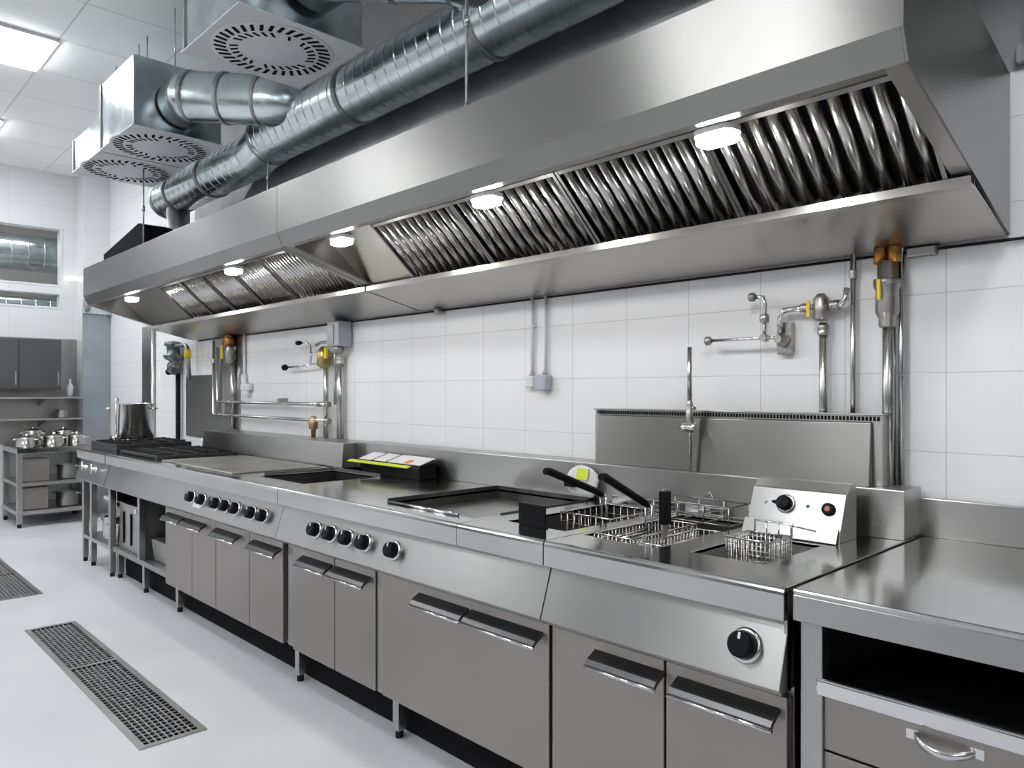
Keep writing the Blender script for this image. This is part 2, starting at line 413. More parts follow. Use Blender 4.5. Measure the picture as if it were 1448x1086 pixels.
door(gr, -2.445, -1.550, [(-2.205,-1.925),(-1.910,-1.575)])
door(gr, -3.165, -2.80, [(-3.072,-2.815)]); door(gr, -2.797, -2.49, [(-2.79,-2.52)])
obj('divider_post', G().box(-2.487,-2.449,1.655,1.69,.165,.66), M['dull'], gr, .002)
obj('divider_post', G().box(-3.24,-3.17,1.662,1.69,.165,.66), M['dull'], gr, .002)
for x in (-3.19, -2.40, -1.60):
    foot(gr, x); foot(gr, x, 2.42)

# --- boiling / plancha range
RX0, RX1 = -5.905, -3.248
rg = T('plancha_range', 'stainless range with worn plancha top, seven knobs and four narrow doors', 'range', ((RX0+RX1)/2, 2.07, 0))
HP = (-3.77,-3.30,1.775,2.21)
top(rg, 'worktop', RX0, RX1, [HP], y1=2.29)
obj('pan_tank', G().tank(*HP, .74, ZT-.002), M['char'], rg)
g = G(); g.box(-3.775,-3.77,1.80,2.21,ZT,.915); g.box(-3.775,-3.30,2.211,2.218,ZT,.915)
obj('pan_rim', g, M['dull'], rg)
obj('plancha_plate', G().box(-5.02,-3.95,1.70,2.24,ZT,.908), M['worn'], rg, .003)
obj('grease_channel', G().box(-4.9,-4.05,2.25,2.265,ZT,.907), M['chrome'], rg)
cp = control_panel(rg, RX0, RX1)
for x in (-3.404,-3.528,-3.715,-3.838,-3.955,-4.147,-4.300): knob(cp, x)
obj('label_plate', G().prism([(panel_y(.70)-.001,.70),(panel_y(.70)+.004,.70),(panel_y(.725)+.004,.725),(panel_y(.725)-.001,.725)], -4.27, -4.16), M['label'], cp)
obj('body', G().box(-4.815, RX1-.004, 1.675, 2.28, .165, .66), M['steel'], rg)
obj('under_shadow', G().box(RX0, RX1-.004, 1.75, 1.76, .004, .165), M['void'], rg)  # shade under the range, built as a black sheet
door(rg, -4.80, -4.372, [(-4.752,-4.485)]); door(rg, -4.37, -4.038, [(-4.452,-4.16)])
door(rg, -4.035, -3.622, [(-4.024,-3.72)]); door(rg, -3.62, -3.262, [(-3.571,-3.275)])
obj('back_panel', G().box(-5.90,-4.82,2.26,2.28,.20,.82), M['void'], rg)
obj('bottom_shelf', G().box(-5.90,-4.82,1.66,2.26,.19,.225), M['dull'], rg, .003)
obj('post', G().box(-5.33,-5.29,1.65,1.69,.225,.66), M['steel'], rg, .002)
obj('divider_panel', G().box(-5.325,-5.315,1.69,2.26,.225,.82), M['dull'], rg)
for x in (-5.86,-5.31,-4.70):
    foot(rg, x, z1=.19 if x < -4.8 else .165); foot(rg, x, 2.2, z1=.19 if x < -4.8 else .165)

# --- open burner range (left end)
BX0, BX1 = -6.66, -5.925
br = T('burner_range', 'open-base gas burner range at the far left end of the line with two chrome taps', 'range', ((BX0+BX1)/2, 2.0, 0))
top(br, 'worktop', BX0, BX1, [], y1=2.29)
cp = control_panel(br, BX0, BX1)
for x in (-6.42, -6.17):
    o = Vector((x, panel_y(.76), .76))
    k = obj('tap', G().lathe(o, PN, [(0,.022),(.012,.022),(.014,.013),(.045,.013),(.05,.006)], 16), M['chrome'], cp)
    obj('lever', G().cyl(o+PN*.04+Vector((0,0,-.035)), o+PN*.04+Vector((0,0,.035)), .007, 10), M['chrome'], k)
for x in (-6.64,-6.42,-5.945):
    obj('post', G().box(x-.022,x+.022,1.65,1.69,.20,.66), M['steel'], br, .002); foot(br, x, 1.67, .20)
    obj('post', G().box(x-.022,x+.022,2.22,2.26,.20,.82), M['steel'], br, .002); foot(br, x, 2.24, .20)
obj('bottom_shelf', G().box(BX0,BX1,1.652,2.26,.19,.22), M['steel'], br, .003)
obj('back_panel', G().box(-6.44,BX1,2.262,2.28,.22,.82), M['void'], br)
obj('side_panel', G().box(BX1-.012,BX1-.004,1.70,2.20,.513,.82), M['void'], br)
obj('middle_shelf', G().box(-6.44,BX1,1.70,2.2,.50,.512), M['steel'], br, .002)
obj('front_rail', G().box(BX0,-6.42,1.655,1.685,.64,.668), M['steel'], br)

# cast iron grates
def grate(name, x0, x1, y0, y1, z0, z1, label, skirt):
    t = T(name, label, 'burner grate', ((x0+x1)/2,(y0+y1)/2,z0))
    g = G()
    if skirt:
        g.plate('Z',(x0,x1),(y0,y1),z0,z1-.012,[(x0+.015,x1-.015,y0+.015,y1-.015)])
    else:
        g.plate('Z',(x0,x1),(y0,y1),z1-.025,z1-.008,[(x0+.015,x1-.015,y0+.015,y1-.015)])
        for x in (x0,x1-.03):
            for y in (y0,y1-.03): g.box(x,x+.03,y,y+.03,z0,z1-.02)
    obj('frame', g, M['iron'], t, .003)
    g = G(); n = max(4, int((x1-x0)/.10))
    for i in range(1, n):
        x = x0+(x1-x0)*i/n; g.box(x-.007,x+.007,y0+.01,y1-.01,z1-.028,z1)
    for j in (1,2,3):
        y = y0+(y1-y0)*j/4; g.box(x0+.01,x1-.01,y-.007,y+.007,z1-.028,z1-.001)
    obj('bars', g, M['iron'], t)
    g = G()
    for fx in (.27,.73):
        for fy in (.28,.74):
            g.lathe((x0+(x1-x0)*fx, y0+(y1-y0)*fy, z0), (0,0,1), [(0,.07),(.015,.07),(.018,.045),(.026,.04)], 18)
    obj('burner', g, M['iron'], t)
grate('burner_grate', -6.60, -5.95, 1.70, 2.24, .9005, .968, 'tall black cast iron grate under the stockpot', True)
grate('burner_grate', -5.86, -5.10, 1.70, 2.24, .9005, .935, 'low black cast iron grate right of the stockpot, beside the plancha', False)

# splashbacks (boxed upstands behind the tops)
t = T('splashback', 'long low steel splashback behind the griddle and fryers', 'splashback', (-2.3,2.46,.9))
obj('upstand', G().box(-3.81,-.79,2.385,2.53,.9005,1.05), M['steel'], t, .003)
t = T('splashback', 'deeper boxed steel splashback behind the plancha at the left', 'splashback', (-4.85,2.42,.9))
obj('upstand', G().prism([(2.295,.9005),(2.305,1.045),(2.53,1.045),(2.53,.9005)], -5.88, -3.815), M['steel'], t, .003)
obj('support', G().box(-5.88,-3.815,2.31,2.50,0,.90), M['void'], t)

# tall vented splash panels
t = T('splash_panel', 'pair of tall brushed splash panels with a slotted top vent behind the fryers', 'splash panel', (-1.44,2.45,1.05))
for a, b in ((-1.99,-1.545),(-1.540,-.899)):
    obj('panel', G().prism([(2.400,1.0505),(2.418,1.248),(2.428,1.252),(2.428,1.0505)], a, b), M['hood'], t, .002)
obj('vent_housing', G().box(-2.02,-.868,2.430,2.488,1.0505,1.272), M['steel'], t, .002)
g = G()
for i in range(96):
    x = -2.005+i*.0118; g.box(x, x+.007, 2.4275, 2.4302, 1.255, 1.268)
obj('vent_slots', g, M['void'], t)
obj('vent_lip', G().box(-2.025,-.866,2.426,2.490,1.272,1.277), M['steel'], t, .001)

# fry baskets -----------------------------------------------------------
def wires(x0, x1, y0, y1, z0, z1, st, r=.0014, n=5):
    g = G()
    k = max(2, int(round((z1-z0)/st)))
    for i in range(k):
        z = z0+(z1-z0)*i/k
        g.tube([(x0,y0,z),(x1,y0,z),(x1,y1,z),(x0,y1,z)], r, n, True)
    nx = int(round((x1-x0)/st)); ny = int(round((y1-y0)/st))
    for i in range(nx+1):
        x = x0+(x1-x0)*i/nx
        g.tube([(x,y0,z1),(x,y0,z0),(x,y1,z0),(x,y1,z1)], r, n)
    for j in range(1, ny):
        y = y0+(y1-y0)*j/ny
        g.tube([(x0,y,z1),(x0,y,z0),(x1,y,z0),(x1,y,z1)], r, n)
    return g
def fry_basket(x0, x1, y0, y1, z0, z1, label, st=.019, handle=None, hook=False):
    t = T('fry_basket', label, 'fry basket', ((x0+x1)/2,(y0+y1)/2,z0), 'fry baskets')
    obj('mesh', wires(x0,x1,y0,y1,z0,z1,st), M['wire'], t)
    obj('rim', G().tube([(x0,y0,z1),(x1,y0,z1),(x1,y1,z1),(x0,y1,z1)], .0032, 8, True), M['chrome'], t)
    if handle:
        (bx,by,bz),(tx,ty,tz) = handle
        h = obj('handle', G().tube([(bx,by,bz),(bx,by-.02,bz+.012),(tx,ty+.02,tz),(tx,ty,tz+.002)], [.009,.012,.013,.011], 10), M['black'], t)
        g = G()
        for dx in (-.012,.012): g.tube([(bx+dx,by+.004,z1),(bx+dx,by+.004,bz)], .003, 6)
        g.tube([(bx-.012,by+.004,bz),(bx+.012,by+.004,bz)], .003, 6)
        g.tube([(bx-.012,by+.004,z1),(bx-.012,y0,z1)], .003, 6); g.tube([(bx+.012,by+.004,z1),(bx+.012,y0,z1)], .003, 6)
        obj('handle_bracket', g, M['chrome'], h)
    if hook:
        g = G()
        xm = x0+.02
        g.tube([(xm,y1,z1),(xm,y1,z1+.035),(x1,y1,z1+.035),(x1,y1,z1)], .0035, 6)
        for q in (.33,.66): g.tube([(xm+(x1-xm)*q,y1,z1-.02),(xm+(x1-xm)*q,y1,z1+.035)], .003, 6)
        g.tube([(x1,y1,z1+.032),(x1+.04,y1+.07,z1+.012)], .003, 6)
        obj('hanging_hook', g, M['chrome'], t)
    return t
fry_basket(-1.118,-.985,1.93,2.06,.845,.93,'small wire fry basket in the tank below the black control knob', .014, None, True)
fry_basket(-1.50,-1.36,1.80,2.16,.80,.905,'wire basket in the large tank with its black handle beside the dark post', .018, ((-1.405,1.95,.985),(-1.405,1.715,1.092)))
fry_basket(-1.340,-1.26,1.82,2.14,.80,.895,'narrow wire basket without a handle in the right of the large tank', .018)
fry_basket(-1.85,-1.62,2.03,2.30,.80,.905,'wire basket in the left tank with its black handle raised above the upright plate', .032, ((-1.655,2.03,.985),(-1.655,1.74,1.088)))
g = G()
for z in (.905,.965):
    g.tube([(-1.56,2.20,z),(-1.265,2.20,z),(-1.265,2.335,z),(-1.56,2.335,z)], .003, 6, True)
for x in (-1.56,-1.46,-1.36,-1.265):
    g.tube([(x,2.20,.903),(x,2.20,.965)], .0025, 6); g.tube([(x,2.335,.903),(x,2.335,.965)], .0025, 6); g.tube([(x,2.20,.905),(x,2.335,.905)], .0025, 6)
g.tube([(-1.44,2.335,.965),(-1.42,2.345,.99),(-1.40,2.335,.965)], .003, 6); g.tube([(-1.265,2.335,.965),(-1.25,2.345,.992)], .003, 6)
single('wire_rack', g, M['wire'], 'open wire rack lying across the back of the large fryer tank', 'rack')
g = G(); g.box(-1.418,-1.398,1.955,1.985,.905,1.035)
t = T('lid_post', 'dark upright post at the end of the right basket handle', 'post', (-1.352,1.97,.70))
obj('bar', G().box(-1.357,-1.348,1.955,1.98,.705,1.042), M['dull'], t, .002)
obj('grip', G().box(-1.366,-1.339,1.951,1.984,.93,1.035), M['black'], t, .004)
t = T('drain_lid', 'black upright plate standing at the front of the left fryer tank', 'lid', (-1.73,1.765,.9))
obj('plate', G().box(-1.790,-1.668,1.752,1.760,.9005,.975), M['black'], t, .002)
obj('bracket', G().box(-1.785,-1.673,1.7605,1.774,.9005,.906), M['black'], t)

# clutter at the back of the tops
t = T('label_box', 'long black box with lime and white label strips at the back of the griddle', 'box', (-3.30,2.30,.9))
obj('case', G().prism([(2.262,.9005),(2.255,.955),(2.275,.978),(2.36,.985),(2.37,.9005)], -3.56, -3.02), M['black'], t, .006)
def strip(x0, x1, a, b, m, dz=0):
    g = G(); z = lambda y: .957+(y-2.235)*.29+dz
    g.prism([(a,z(a)+.004),(a,z(a)),(b,z(b)),(b,z(b)+.004)], x0, x1); obj('label_strip', g, M[m], t)
strip(-3.66,-3.09,2.235,2.26,'lime'); strip(-3.58,-3.46,2.264,2.362,'label',.008); strip(-3.44,-3.32,2.264,2.362,'label',.008)
strip(-3.16,-3.12,2.264,2.30,'orange',.0125); strip(-3.30,-3.02,2.264,2.362,'label',.008)
obj('end_cap', G().lathe((-3.561,2.31,.945),(-1,0,0),[(0,.036),(.03,.034),(.045,.02)],16), M['black'], t)
t = T('plastic_bag', 'crumpled white bag with a lime label against the splashback', 'bag', (-2.03,2.35,.9))
g = G(); nu, nv = 18, 10; vs = []
for j in range(nv+1):
    ph = math.pi*j/nv
    for i in range(nu):
        a = 2*math.pi*i/nu; k = 1+.10*math.sin(3*a+j)+.06*math.sin(5*a-2*j)
        vs.append((-2.03+.09*k*math.sin(ph)*math.cos(a), 2.358+.021*k*math.sin(ph)*math.sin(a), .9005+.07-.07*math.cos(ph)))
fs = [(j*nu+i, j*nu+(i+1)%nu, (j+1)*nu+(i+1)%nu, (j+1)*nu+i) for j in range(nv) for i in range(nu)]
g.add(vs, fs, True); obj('body', g, M['bag'], t)
obj('label_strip', G().prism([(2.332,.985),(2.330,.985),(2.340,1.03),(2.342,1.03)], -2.04, -1.98), M['lime'], t)
obj('clip', G().box(-2.10,-2.04,2.320,2.334,.95,.975), M['black'], t, .004)

# spray tap riser in front of the splash panels
t = T('water_tap', 'upright chrome tap riser in front of the joint between the splash panels', 'tap', (-1.525,2.37,1.05))
obj('riser', G().cyl((-1.523,2.372,1.29),(-1.523,2.372,1.51),.0085,14), M['pipe'], t)
obj('lower_pipe', G().cyl((-1.523,2.376,1.0505),(-1.523,2.376,1.29),.006,12), M['pipe'], t)
v = obj('valve', G().lathe((-1.523,2.372,1.225),(0,0,1),[(0,.009),(.008,.014),(.05,.014),(.056,.010),(.075,.013),(.09,.010)],16), M['valve'], t)
obj('valve_body', G().lathe((-1.555,2.366,1.215),(1,0,0),[(0,.012),(.01,.016),(.03,.019),(.05,.016),(.058,.020),(.066,.016)],16), M['chrome'], v)
obj('spout', G().tube([(-1.51,2.372,1.29),(-1.495,2.36,1.285)],.007,10), M['chrome'], v)

# ------------------------------------------------------------------ steel table at the right
TX0 = -.778
tb = T('steel_table', 'stainless work table at the lower right with a low upstand against the wall', 'table', (0,2.07,0))
o = obj('tabletop', G().box(TX0, 1.2, 1.63, 2.53, .886, .90), M['top'], tb, .004)
obj('apron', G().box(TX0, 1.2, 1.632, 1.645, .828, .8865), M['steel'], o, .002)
obj('apron', G().box(TX0, TX0+.012, 1.645, 2.53, .828, .8865), M['steel'], o, .002)
obj('upstand', G().box(TX0-.015, 1.2, 2.515, 2.535, .90, 1.018), M['steel'], o, .003)
for x in (TX0+.033, 1.15):
    for y in (1.675, 2.48):
        l = obj('leg', G().box(x-.025,x+.025,y-.02,y+.02,.03,.828), M['steel'], tb, .002)
        obj('foot', G().lathe((x,y,0),(0,0,1),[(0,.016),(.03,.018)],14), M['rubber'], l)
dr = T('drawer_cabinet', 'stainless drawer unit under the right table with a bow handle', 'drawer cabinet', (.2,2.05,0))
DX = -.722
obj('carcass', G().plate('Y',(DX+.005,1.10),(.09,.655),1.69,2.45,[]), M['door'], dr)
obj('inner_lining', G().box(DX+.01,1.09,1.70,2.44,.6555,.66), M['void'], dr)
obj('top_rim', G().prism([(1.655,.665),(1.652,.700),(1.66,.706),(1.672,.702),(1.672,.665)], DX-.012, 1.10), M['chrome'], dr, .003)
for x in (DX+.001, 1.09): obj('base_foot', G().box(x-.0+.005,x+.035 if x < 0 else x+.01,1.70,1.74,0,.09), M['rubber'], dr)
def drawer(z0, z1, hx):
    d = obj('drawer', G().box(DX+.002,1.10,1.664,1.689,z0,z1), M['door'], dr, .002)
    if hx:
        g = G(); a, b, z = hx
        pts = []
        for i in range(13):
            u = i/12; pts.append((a+(b-a)*u, 1.664-.034*math.sin(math.pi*u)**.6, z-.012*math.sin(math.pi*u)))
        n = len(pts); hw = .008
        vs = [(p[0],p[1],p[2]+hw) for p in pts]+[(p[0],p[1],p[2]-hw) for p in pts]+[(p[0],p[1]+.003,p[2]+hw) for p in pts]+[(p[0],p[1]+.003,p[2]-hw) for p in pts]
        fs = []
        for i in range(n-1):
            fs += [(i,i+1,n+i+1,n+i),(2*n+i,3*n+i,3*n+i+1,2*n+i+1),(i,2*n+i,2*n+i+1,i+1),(n+i,n+i+1,3*n+i+1,3*n+i)]
        g.add(vs, fs, True); h = obj('handle', g, M['chrome'], d)
        obj('handle_plate', G().box(a-.012,a+.012,1.660,1.664,z-.010,z+.010), M['chrome'], h); obj('handle_plate', G().box(b-.012,b+.012,1.660,1.664,z-.010,z+.010), M['chrome'], h)
drawer(.545,.690,(-.535,-.418,.640)); drawer(.10,.540,None)

# ------------------------------------------------------------------ extraction hoods
A = (1.668,2.112); B = (1.70,2.046); TF = (1.67,2.335); TB = (2.16,2.344); BK = (2.535,2.265); BB = (2.535,1.80)
FT = Vector((0,1.93,2.125)); FB = Vector((0,2.19,1.897))
def hood(name, x0, x1, label, blank, cut):
    t = T(name, label, 'extractor hood', ((x0+x1)/2, 2.1, 1.80), 'extractor hoods')
    xa = x0+.006
    f = G()
    pr = [TF, A, B, (1.735,2.046), (1.735,2.049), (1.704,2.0495), (1.673,2.113), (1.675,2.335)]
    f.prism(pr, xa, x1-.006)
    obj('front_panel', f, M['hood'], t, .0015)
    obj('top_panel', G().prism([(1.67,2.332),TB,BK,(2.53,2.258),(2.16,2.336),(1.676,2.328)], xa, x1-.006), M['galvdull'], t)
    obj('inner_panel', G().prism([(1.705,2.056),(1.75,2.15),(1.94,2.15),(1.94,2.144),(1.755,2.144),(1.712,2.056)], xa, x1-.006), M['liner'], t)
    obj('back_panel', G().prism([(2.528,1.80),(2.535,1.80),(2.535,2.265),(2.528,2.262)], xa, x1-.006), M['hood'], t)
    obj('gutter', G().prism([(2.165,1.900),(2.165,1.876),(2.20,1.872),(2.528,1.797),(2.533,1.802),(2.21,1.880),(2.205,1.896),(2.20,1.88),(2.172,1.883),(2.172,1.900)], xa, x1-.006), M['liner'], t)
    for x, s in ((x0,1), (x1-.006,-1)):
        e = obj('end_panel', G().prism([TF,A,B,BB,BK,TB], x, x+.006), M['hood'], t)
        a, b = (x+.006, x+.050) if s > 0 else (x-.044, x)
        obj('flange', G().prism([B,(B[0]+.004,B[1]+.008),(2.53,1.810),(2.53,1.80)], a, b), M['liner'], e)
    d = (FB-FT).normalized(); n = Vector((0,-(-d.z)*-1,0)); n = Vector((0, d.z, -d.y)).normalized()
    for a, b in blank:
        g = G(); q = [FT+Vector((a,0,0)),FT+Vector((b,0,0)),FB+Vector((b,0,0)),FB+Vector((a,0,0))]
        g.add([*q, *[p-n*.006 for p in q]], [(0,1,2,3),(4,5,6,7),(0,1,5,4),(1,2,6,5),(2,3,7,6),(3,0,4,7)])
        obj('blanking_panel', g, M['liner'], t)
    return t
h1 = hood('extractor_hood', -3.365, -.555, 'large near stainless extractor hood over the fryers and griddle', [(-3.359,-2.955)], False)
h2 = hood('extractor_hood', -6.70, -3.367, 'far stainless extractor hood over the plancha and burners', [(-6.69,-5.765)], True)
def filt(x0, x1, label, step, rr):
    d = (FB-FT).normalized(); n = Vector((0, d.z, -d.y)).normalized(); L = (FB-FT).length
    c = (FT+FB)/2
    t = T('grease_filter', label, 'grease filter', ((x0+x1)/2, c.y, FB.z-.005), 'grease filters')
    X = Vector((1,0,0))
    def slab(g, a, b, s0, s1, h0, h1):
        q = [FT+X*u+d*w+n*h for h in (h0,h1) for u,w in ((a,s0),(b,s0),(b,s1),(a,s1))]
        g.add(q, [(0,3,2,1),(4,5,6,7),(0,1,5,4),(1,2,6,5),(2,3,7,6),(3,0,4,7)])
    x0 += .001; x1 -= .001
    g = G(); slab(g, x0, x1, .002, L-.004, -.030, -.026); obj('backing', g, M['void'], t)
    g = G()
    slab(g, x0, x0+.012, 0, L-.002, -.026, .012); slab(g, x1-.012, x1, 0, L-.002, -.026, .012)
    slab(g, x0+.012, x1-.012, 0, .014, -.026, .010); slab(g, x0+.012, x1-.012, L-.012, L-.002, -.026, .004)
    obj('frame', g, M['hood'], t)
    g = G(); k = max(2, int(round((x1-x0-.024)/step))); w = (x1-x0-.024)/k
    for i in range(k):
        cx = x0+.012+w*(i+.5); vs = []; m = 9
        for s_ in (.014, L-.012):
            for j in range(m):
                a = math.pi*j/(m-1)
                vs.append(FT+X*(cx-rr*math.cos(a))+d*s_+n*(-.012+rr*1.15*math.sin(a)))
        g.add(vs, [(j,j+1,m+j+1,m+j) for j in range(m-1)]+[tuple(range(m)),tuple(range(m,2*m))], True)
    obj('baffles', g, M['baffle'], t)
for i, (a, b) in enumerate([(-2.95,-2.37),(-2.37,-1.79),(-1.785,-1.20),(-1.20,-.612)]):
    filt(a, b, ['leftmost wide baffle filter of the near hood, at its blank partition panel','second baffle filter from the left in the near hood','third baffle filter from the left in the near hood, right of the wide dark joint','rightmost baffle filter of the near hood, by its end panel'][i], [.053,.053,.053,.059][i], .0185)
for i, (a, b) in enumerate([(-5.76,-5.365),(-5.36,-4.985),(-4.98,-4.56),(-4.555,-4.12),(-4.115,-3.435)]):
    filt(a, b, ['leftmost fine baffle filter of the far hood','second fine baffle filter from the left in the far hood','middle fine baffle filter of the far hood behind its bright lamp','fourth fine baffle filter from the left in the far hood','widest baffle filter of the far hood, cut by the near hood end'][i], .036, .0125)
def hood_lamp(x, label):
    t = T('hood_lamp', label, 'lamp', (x, 1.775, 2.008), 'hood lamps')
    def rr(hx, hy, r, z0, z1):
        p = []
        for cx, cy, a0 in ((hx-r,hy-r,0),(-hx+r,hy-r,90),(-hx+r,-hy+r,180),(hx-r,-hy+r,270)):
            for k in range(6):
                a = math.radians(a0+18*k); p.append((x+cx+r*math.cos(a), 1.775+cy+r*math.sin(a)))
        return G().prism(p, z0, z1, 'Z')
    obj('housing', rr(.060,.040,.03,2.0305,2.0455), M['whitemetal'], t)
    obj('lens', rr(.055,.036,.028,2.008,2.0302), M['lamp'], t, .006)
for x, l in ((-1.055,'lit hood lamp nearest the right end of the hoods'),(-1.975,'lit lamp in the middle of the near hood'),(-2.95,'lit lamp of the near hood beside the partition between the hoods'),(-4.10,'lit lamp in the middle of the far hood above the plancha'),(-5.85,'lit lamp at the far left end of the hoods')): hood_lamp(x, l)
# plenum on top of the hood
t = T('duct_plenum', 'long dull galvanised plenum on top of the hoods along the wall', 'duct', (-2.7,2.4,2.28))
g = G(); pf = [(2.31,2.36),(2.31,2.98),(2.53,2.98),(2.53,2.36)]
vs = [(-5.75,2.31,2.36),(-4.75,2.31,2.98),(-4.75,2.53,2.98),(-5.75,2.53,2.36),(-.65,2.31,2.36),(-.65,2.31,2.98),(-.65,2.53,2.98),(-.65,2.53,2.36)]
g.add(vs, [(0,1,2,3),(4,5,6,7),(0,1,5,4),(1,2,6,5),(2,3,7,6),(3,0,4,7)])
obj('casing', g, M['galvdull'], t, .003)
obj('base_flange', G().prism([(2.26,2.345),(2.26,2.36),(2.53,2.36),(2.53,2.27)], -5.80, -.60), M['galvdull'], t)
# black box on the far hood
single('motor_cover', G().prism([(-6.62,2.346),(-6.65,2.459),(-5.80,2.575),(-5.67,2.543),(-5.65,2.346)], 1.80, 2.0, 'Y'), M['void'], 'black tapered cover on top of the far end of the hood', 'cover', None, .008)
# hanging rods
for x, y, l in ((-1.985,1.69,'thin steel rod holding the near hood, in front of the big duct'),(-4.27,2.06,'thin steel rod between the big duct and the joint of the two hoods'),(-5.60,1.775,'thin steel rod in front of the black cover at the far hood')):
    t = T('hanging_rod', l, 'rod', (x,y,2.333+(y-1.67)*.0184), 'hood hanging rods'); zb_ = 2.3335+(y-1.67)*.0184; zt_ = {-4.27:2.79, -5.60:2.922}.get(x, CZ)
    obj('rod', G().cyl((x,y,zb_),(x,y,zt_),.0055,10), M['pipe'], t)
    obj('coupling', G().cyl((x,y,2.62),(x,y,2.66),.010,10), M['pipe'], t)
    obj('nut', G().lathe((x,y,zb_),(0,0,1),[(0,.013),(.012,.013)],6), M['pipe'], t)

# ------------------------------------------------------------------ ducts
def spiral(x0, x1, r, step=.085, sr=.0022):
    n = max(2, int((x1-x0)/step)); pr = []
    for i in range(n):
        a = (x1-x0)*i/n; w = (x1-x0)/n
        pr += [(a, r), (a+.006, r), (a+w-.018, r), (a+w-.0125, r), (a+w-.010, r+sr), (a+w-.006, r+sr), (a+w-.0035, r)]
    pr.append((x1-x0, r)); return pr
DY = 2.15
t = T('spiral_duct', 'big round galvanised spiral duct running above the hoods', 'duct', (-3,DY,2.73))
obj('duct_section', G().lathe((-4.42,DY,2.925),(1,0,0),spiral(0,5.6,.148),40), M['galv'], t)
obj('far_duct_section', G().lathe((-6.22,DY,2.875),(1,0,0),spiral(0,1.62,.138,.10),40), M['galv'], t)
obj('reducer', G().lathe((-4.64,DY,2.877),Vector((.24,0,.048)),[(0,.139),(.02,.143),(.20,.150),(.245,.152)],40), M['galv'], t)
for x, r, z in ((-4.42,.148,2.925),(-3.42,.148,2.925),(-2.36,.148,2.925),(-.9,.148,2.925),(-5.30,.138,2.875),(-6.20,.138,2.875),(-5.92,.138,2.875)):
    obj('clamp_ring', G().lathe((x-.018,DY,z),(1,0,0),[(0,r+.001),(.002,r+.007),(.013,r+.007),(.015,r+.004),(.021,r+.004),(.023,r+.008),(.034,r+.008),(.036,r+.001)],40), M['galvdull'], t)
obj('end_cap', G().lathe((-6.222,DY,2.875),(-1,0,0),[(0,.138),(.005,.13),(.006,.0)],40,True,False), M['galvdull'], t)
obj('drop_duct', G().lathe((-5.98,DY,2.36),(0,0,1),[(0,.085),(.42,.085)],24), M['galvdull'], t)
def branch(p, r):
    obj('branch_duct', G().tube(p, r, 28), M['galv'], t)
    for q in (0.0, .5, 1.0):
        a = Vector(p[1]); b = Vector(p[2]); d = (b-a).normalized(); c = a+(b-a)*q
        obj('clamp_ring', G().lathe(c-d*.015, d, [(0,r+.002),(.004,r+.008),(.026,r+.008),(.03,r+.002)], 28), M['galvdull'], t)
branch([(-4.735,1.72,3.12),(-4.56,1.72,3.12),(-4.18,1.99,3.06),(-3.92,2.14,2.965)], .142)
branch([(-2.93,1.62,3.14),(-2.76,1.62,3.14),(-2.38,1.95,3.10),(-2.20,2.13,3.0)], .142)

def diffuser(x0, x1, y0, y1, zb, zt, label):
    t = T('air_diffuser', label, 'air diffuser', ((x0+x1)/2,(y0+y1)/2,zb), 'ceiling air diffusers')
    cx, cy = (x0+x1)/2, (y0+y1)/2
    obj('plenum_box', G().box(x0+.012,x1-.012,y0+.012,y1-.012,zb+.006,zt), M['galv'], t, .003)
    p = obj('face_plate', G().box(x0,x1,y0,y1,zb,zb+.006), M['whitemetal'], t, .0015)
    R = .255*(x1-x0)/.62
    obj('disc', G().lathe((cx,cy,zb),(0,0,-1),[(0,R*1.08),(.003,R*1.06),(.004,0.001)],48), M['whitemetal'], p)
    g = G()
    for n, r0, r1, hw, ph in ((36, .80, 1.0, .0085, 0), (30, .60, .74, .0065, .5)):
        for i in range(n):
            a = 2*math.pi*(i+ph)/n; u = Vector((math.cos(a+.0),math.sin(a),0)); w = Vector((-u.y,u.x,0))
            if n == 30 and i % 7 == 0: continue
            sk = .10 if n == 36 else -.1
            q = []
            for z in (zb-.0052, zb-.003):
                for rr_, s_ in ((r0,-1),(r1,-1),(r1,1),(r0,1)):
                    q.append(Vector((cx,cy,z))+u*R*rr_+w*(s_*hw+(rr_-.8)*R*sk*3))
            g.add(q, [(0,3,2,1),(4,5,6,7),(0,1,5,4),(1,2,6,5),(2,3,7,6),(3,0,4,7)])
    obj('swirl_slots', g, M['void'], p)
    for x in (x0+.08, x1-.08):
        obj('hanger', G().cyl((x,cy,zt-.002),(x,cy,CZ),.004,8), M['pipe'], t)
    obj('corner_bracket', G().box(x0+.006,x0+.022,y0+.004,y0+.0115,zb+.006,zt), M['galvdull'], t)
    return t
diffuser(-3.58,-2.955,1.30,1.905,2.93,3.42,'largest square swirl diffuser at the top, nearest of the three')
diffuser(-5.415,-4.745,1.44,1.99,2.93,3.36,'middle square swirl diffuser, joined to a round branch duct')
d3 = diffuser(-6.085,-5.42,1.44,1.99,2.925,3.16,'farthest square swirl diffuser, beside the far wall')

# ------------------------------------------------------------------ wall pipes
def bracket_pipe(t, path, r, m='pipe', n=14, name='pipe'): return obj(name, G().tube(path, r, n), M[m], t)
def coupling(p, c, d, r, L, m='valve'):
    return obj('coupling', G().lathe(Vector(c)-Vector(d).normalized()*L/2, d, [(0,r*.9),(.004,r),(L*.4,r),(L*.45,r*.92),(L*.55,r*.92),(L*.6,r),(L-.004,r),(L,r*.9)], 16), M[m], p)
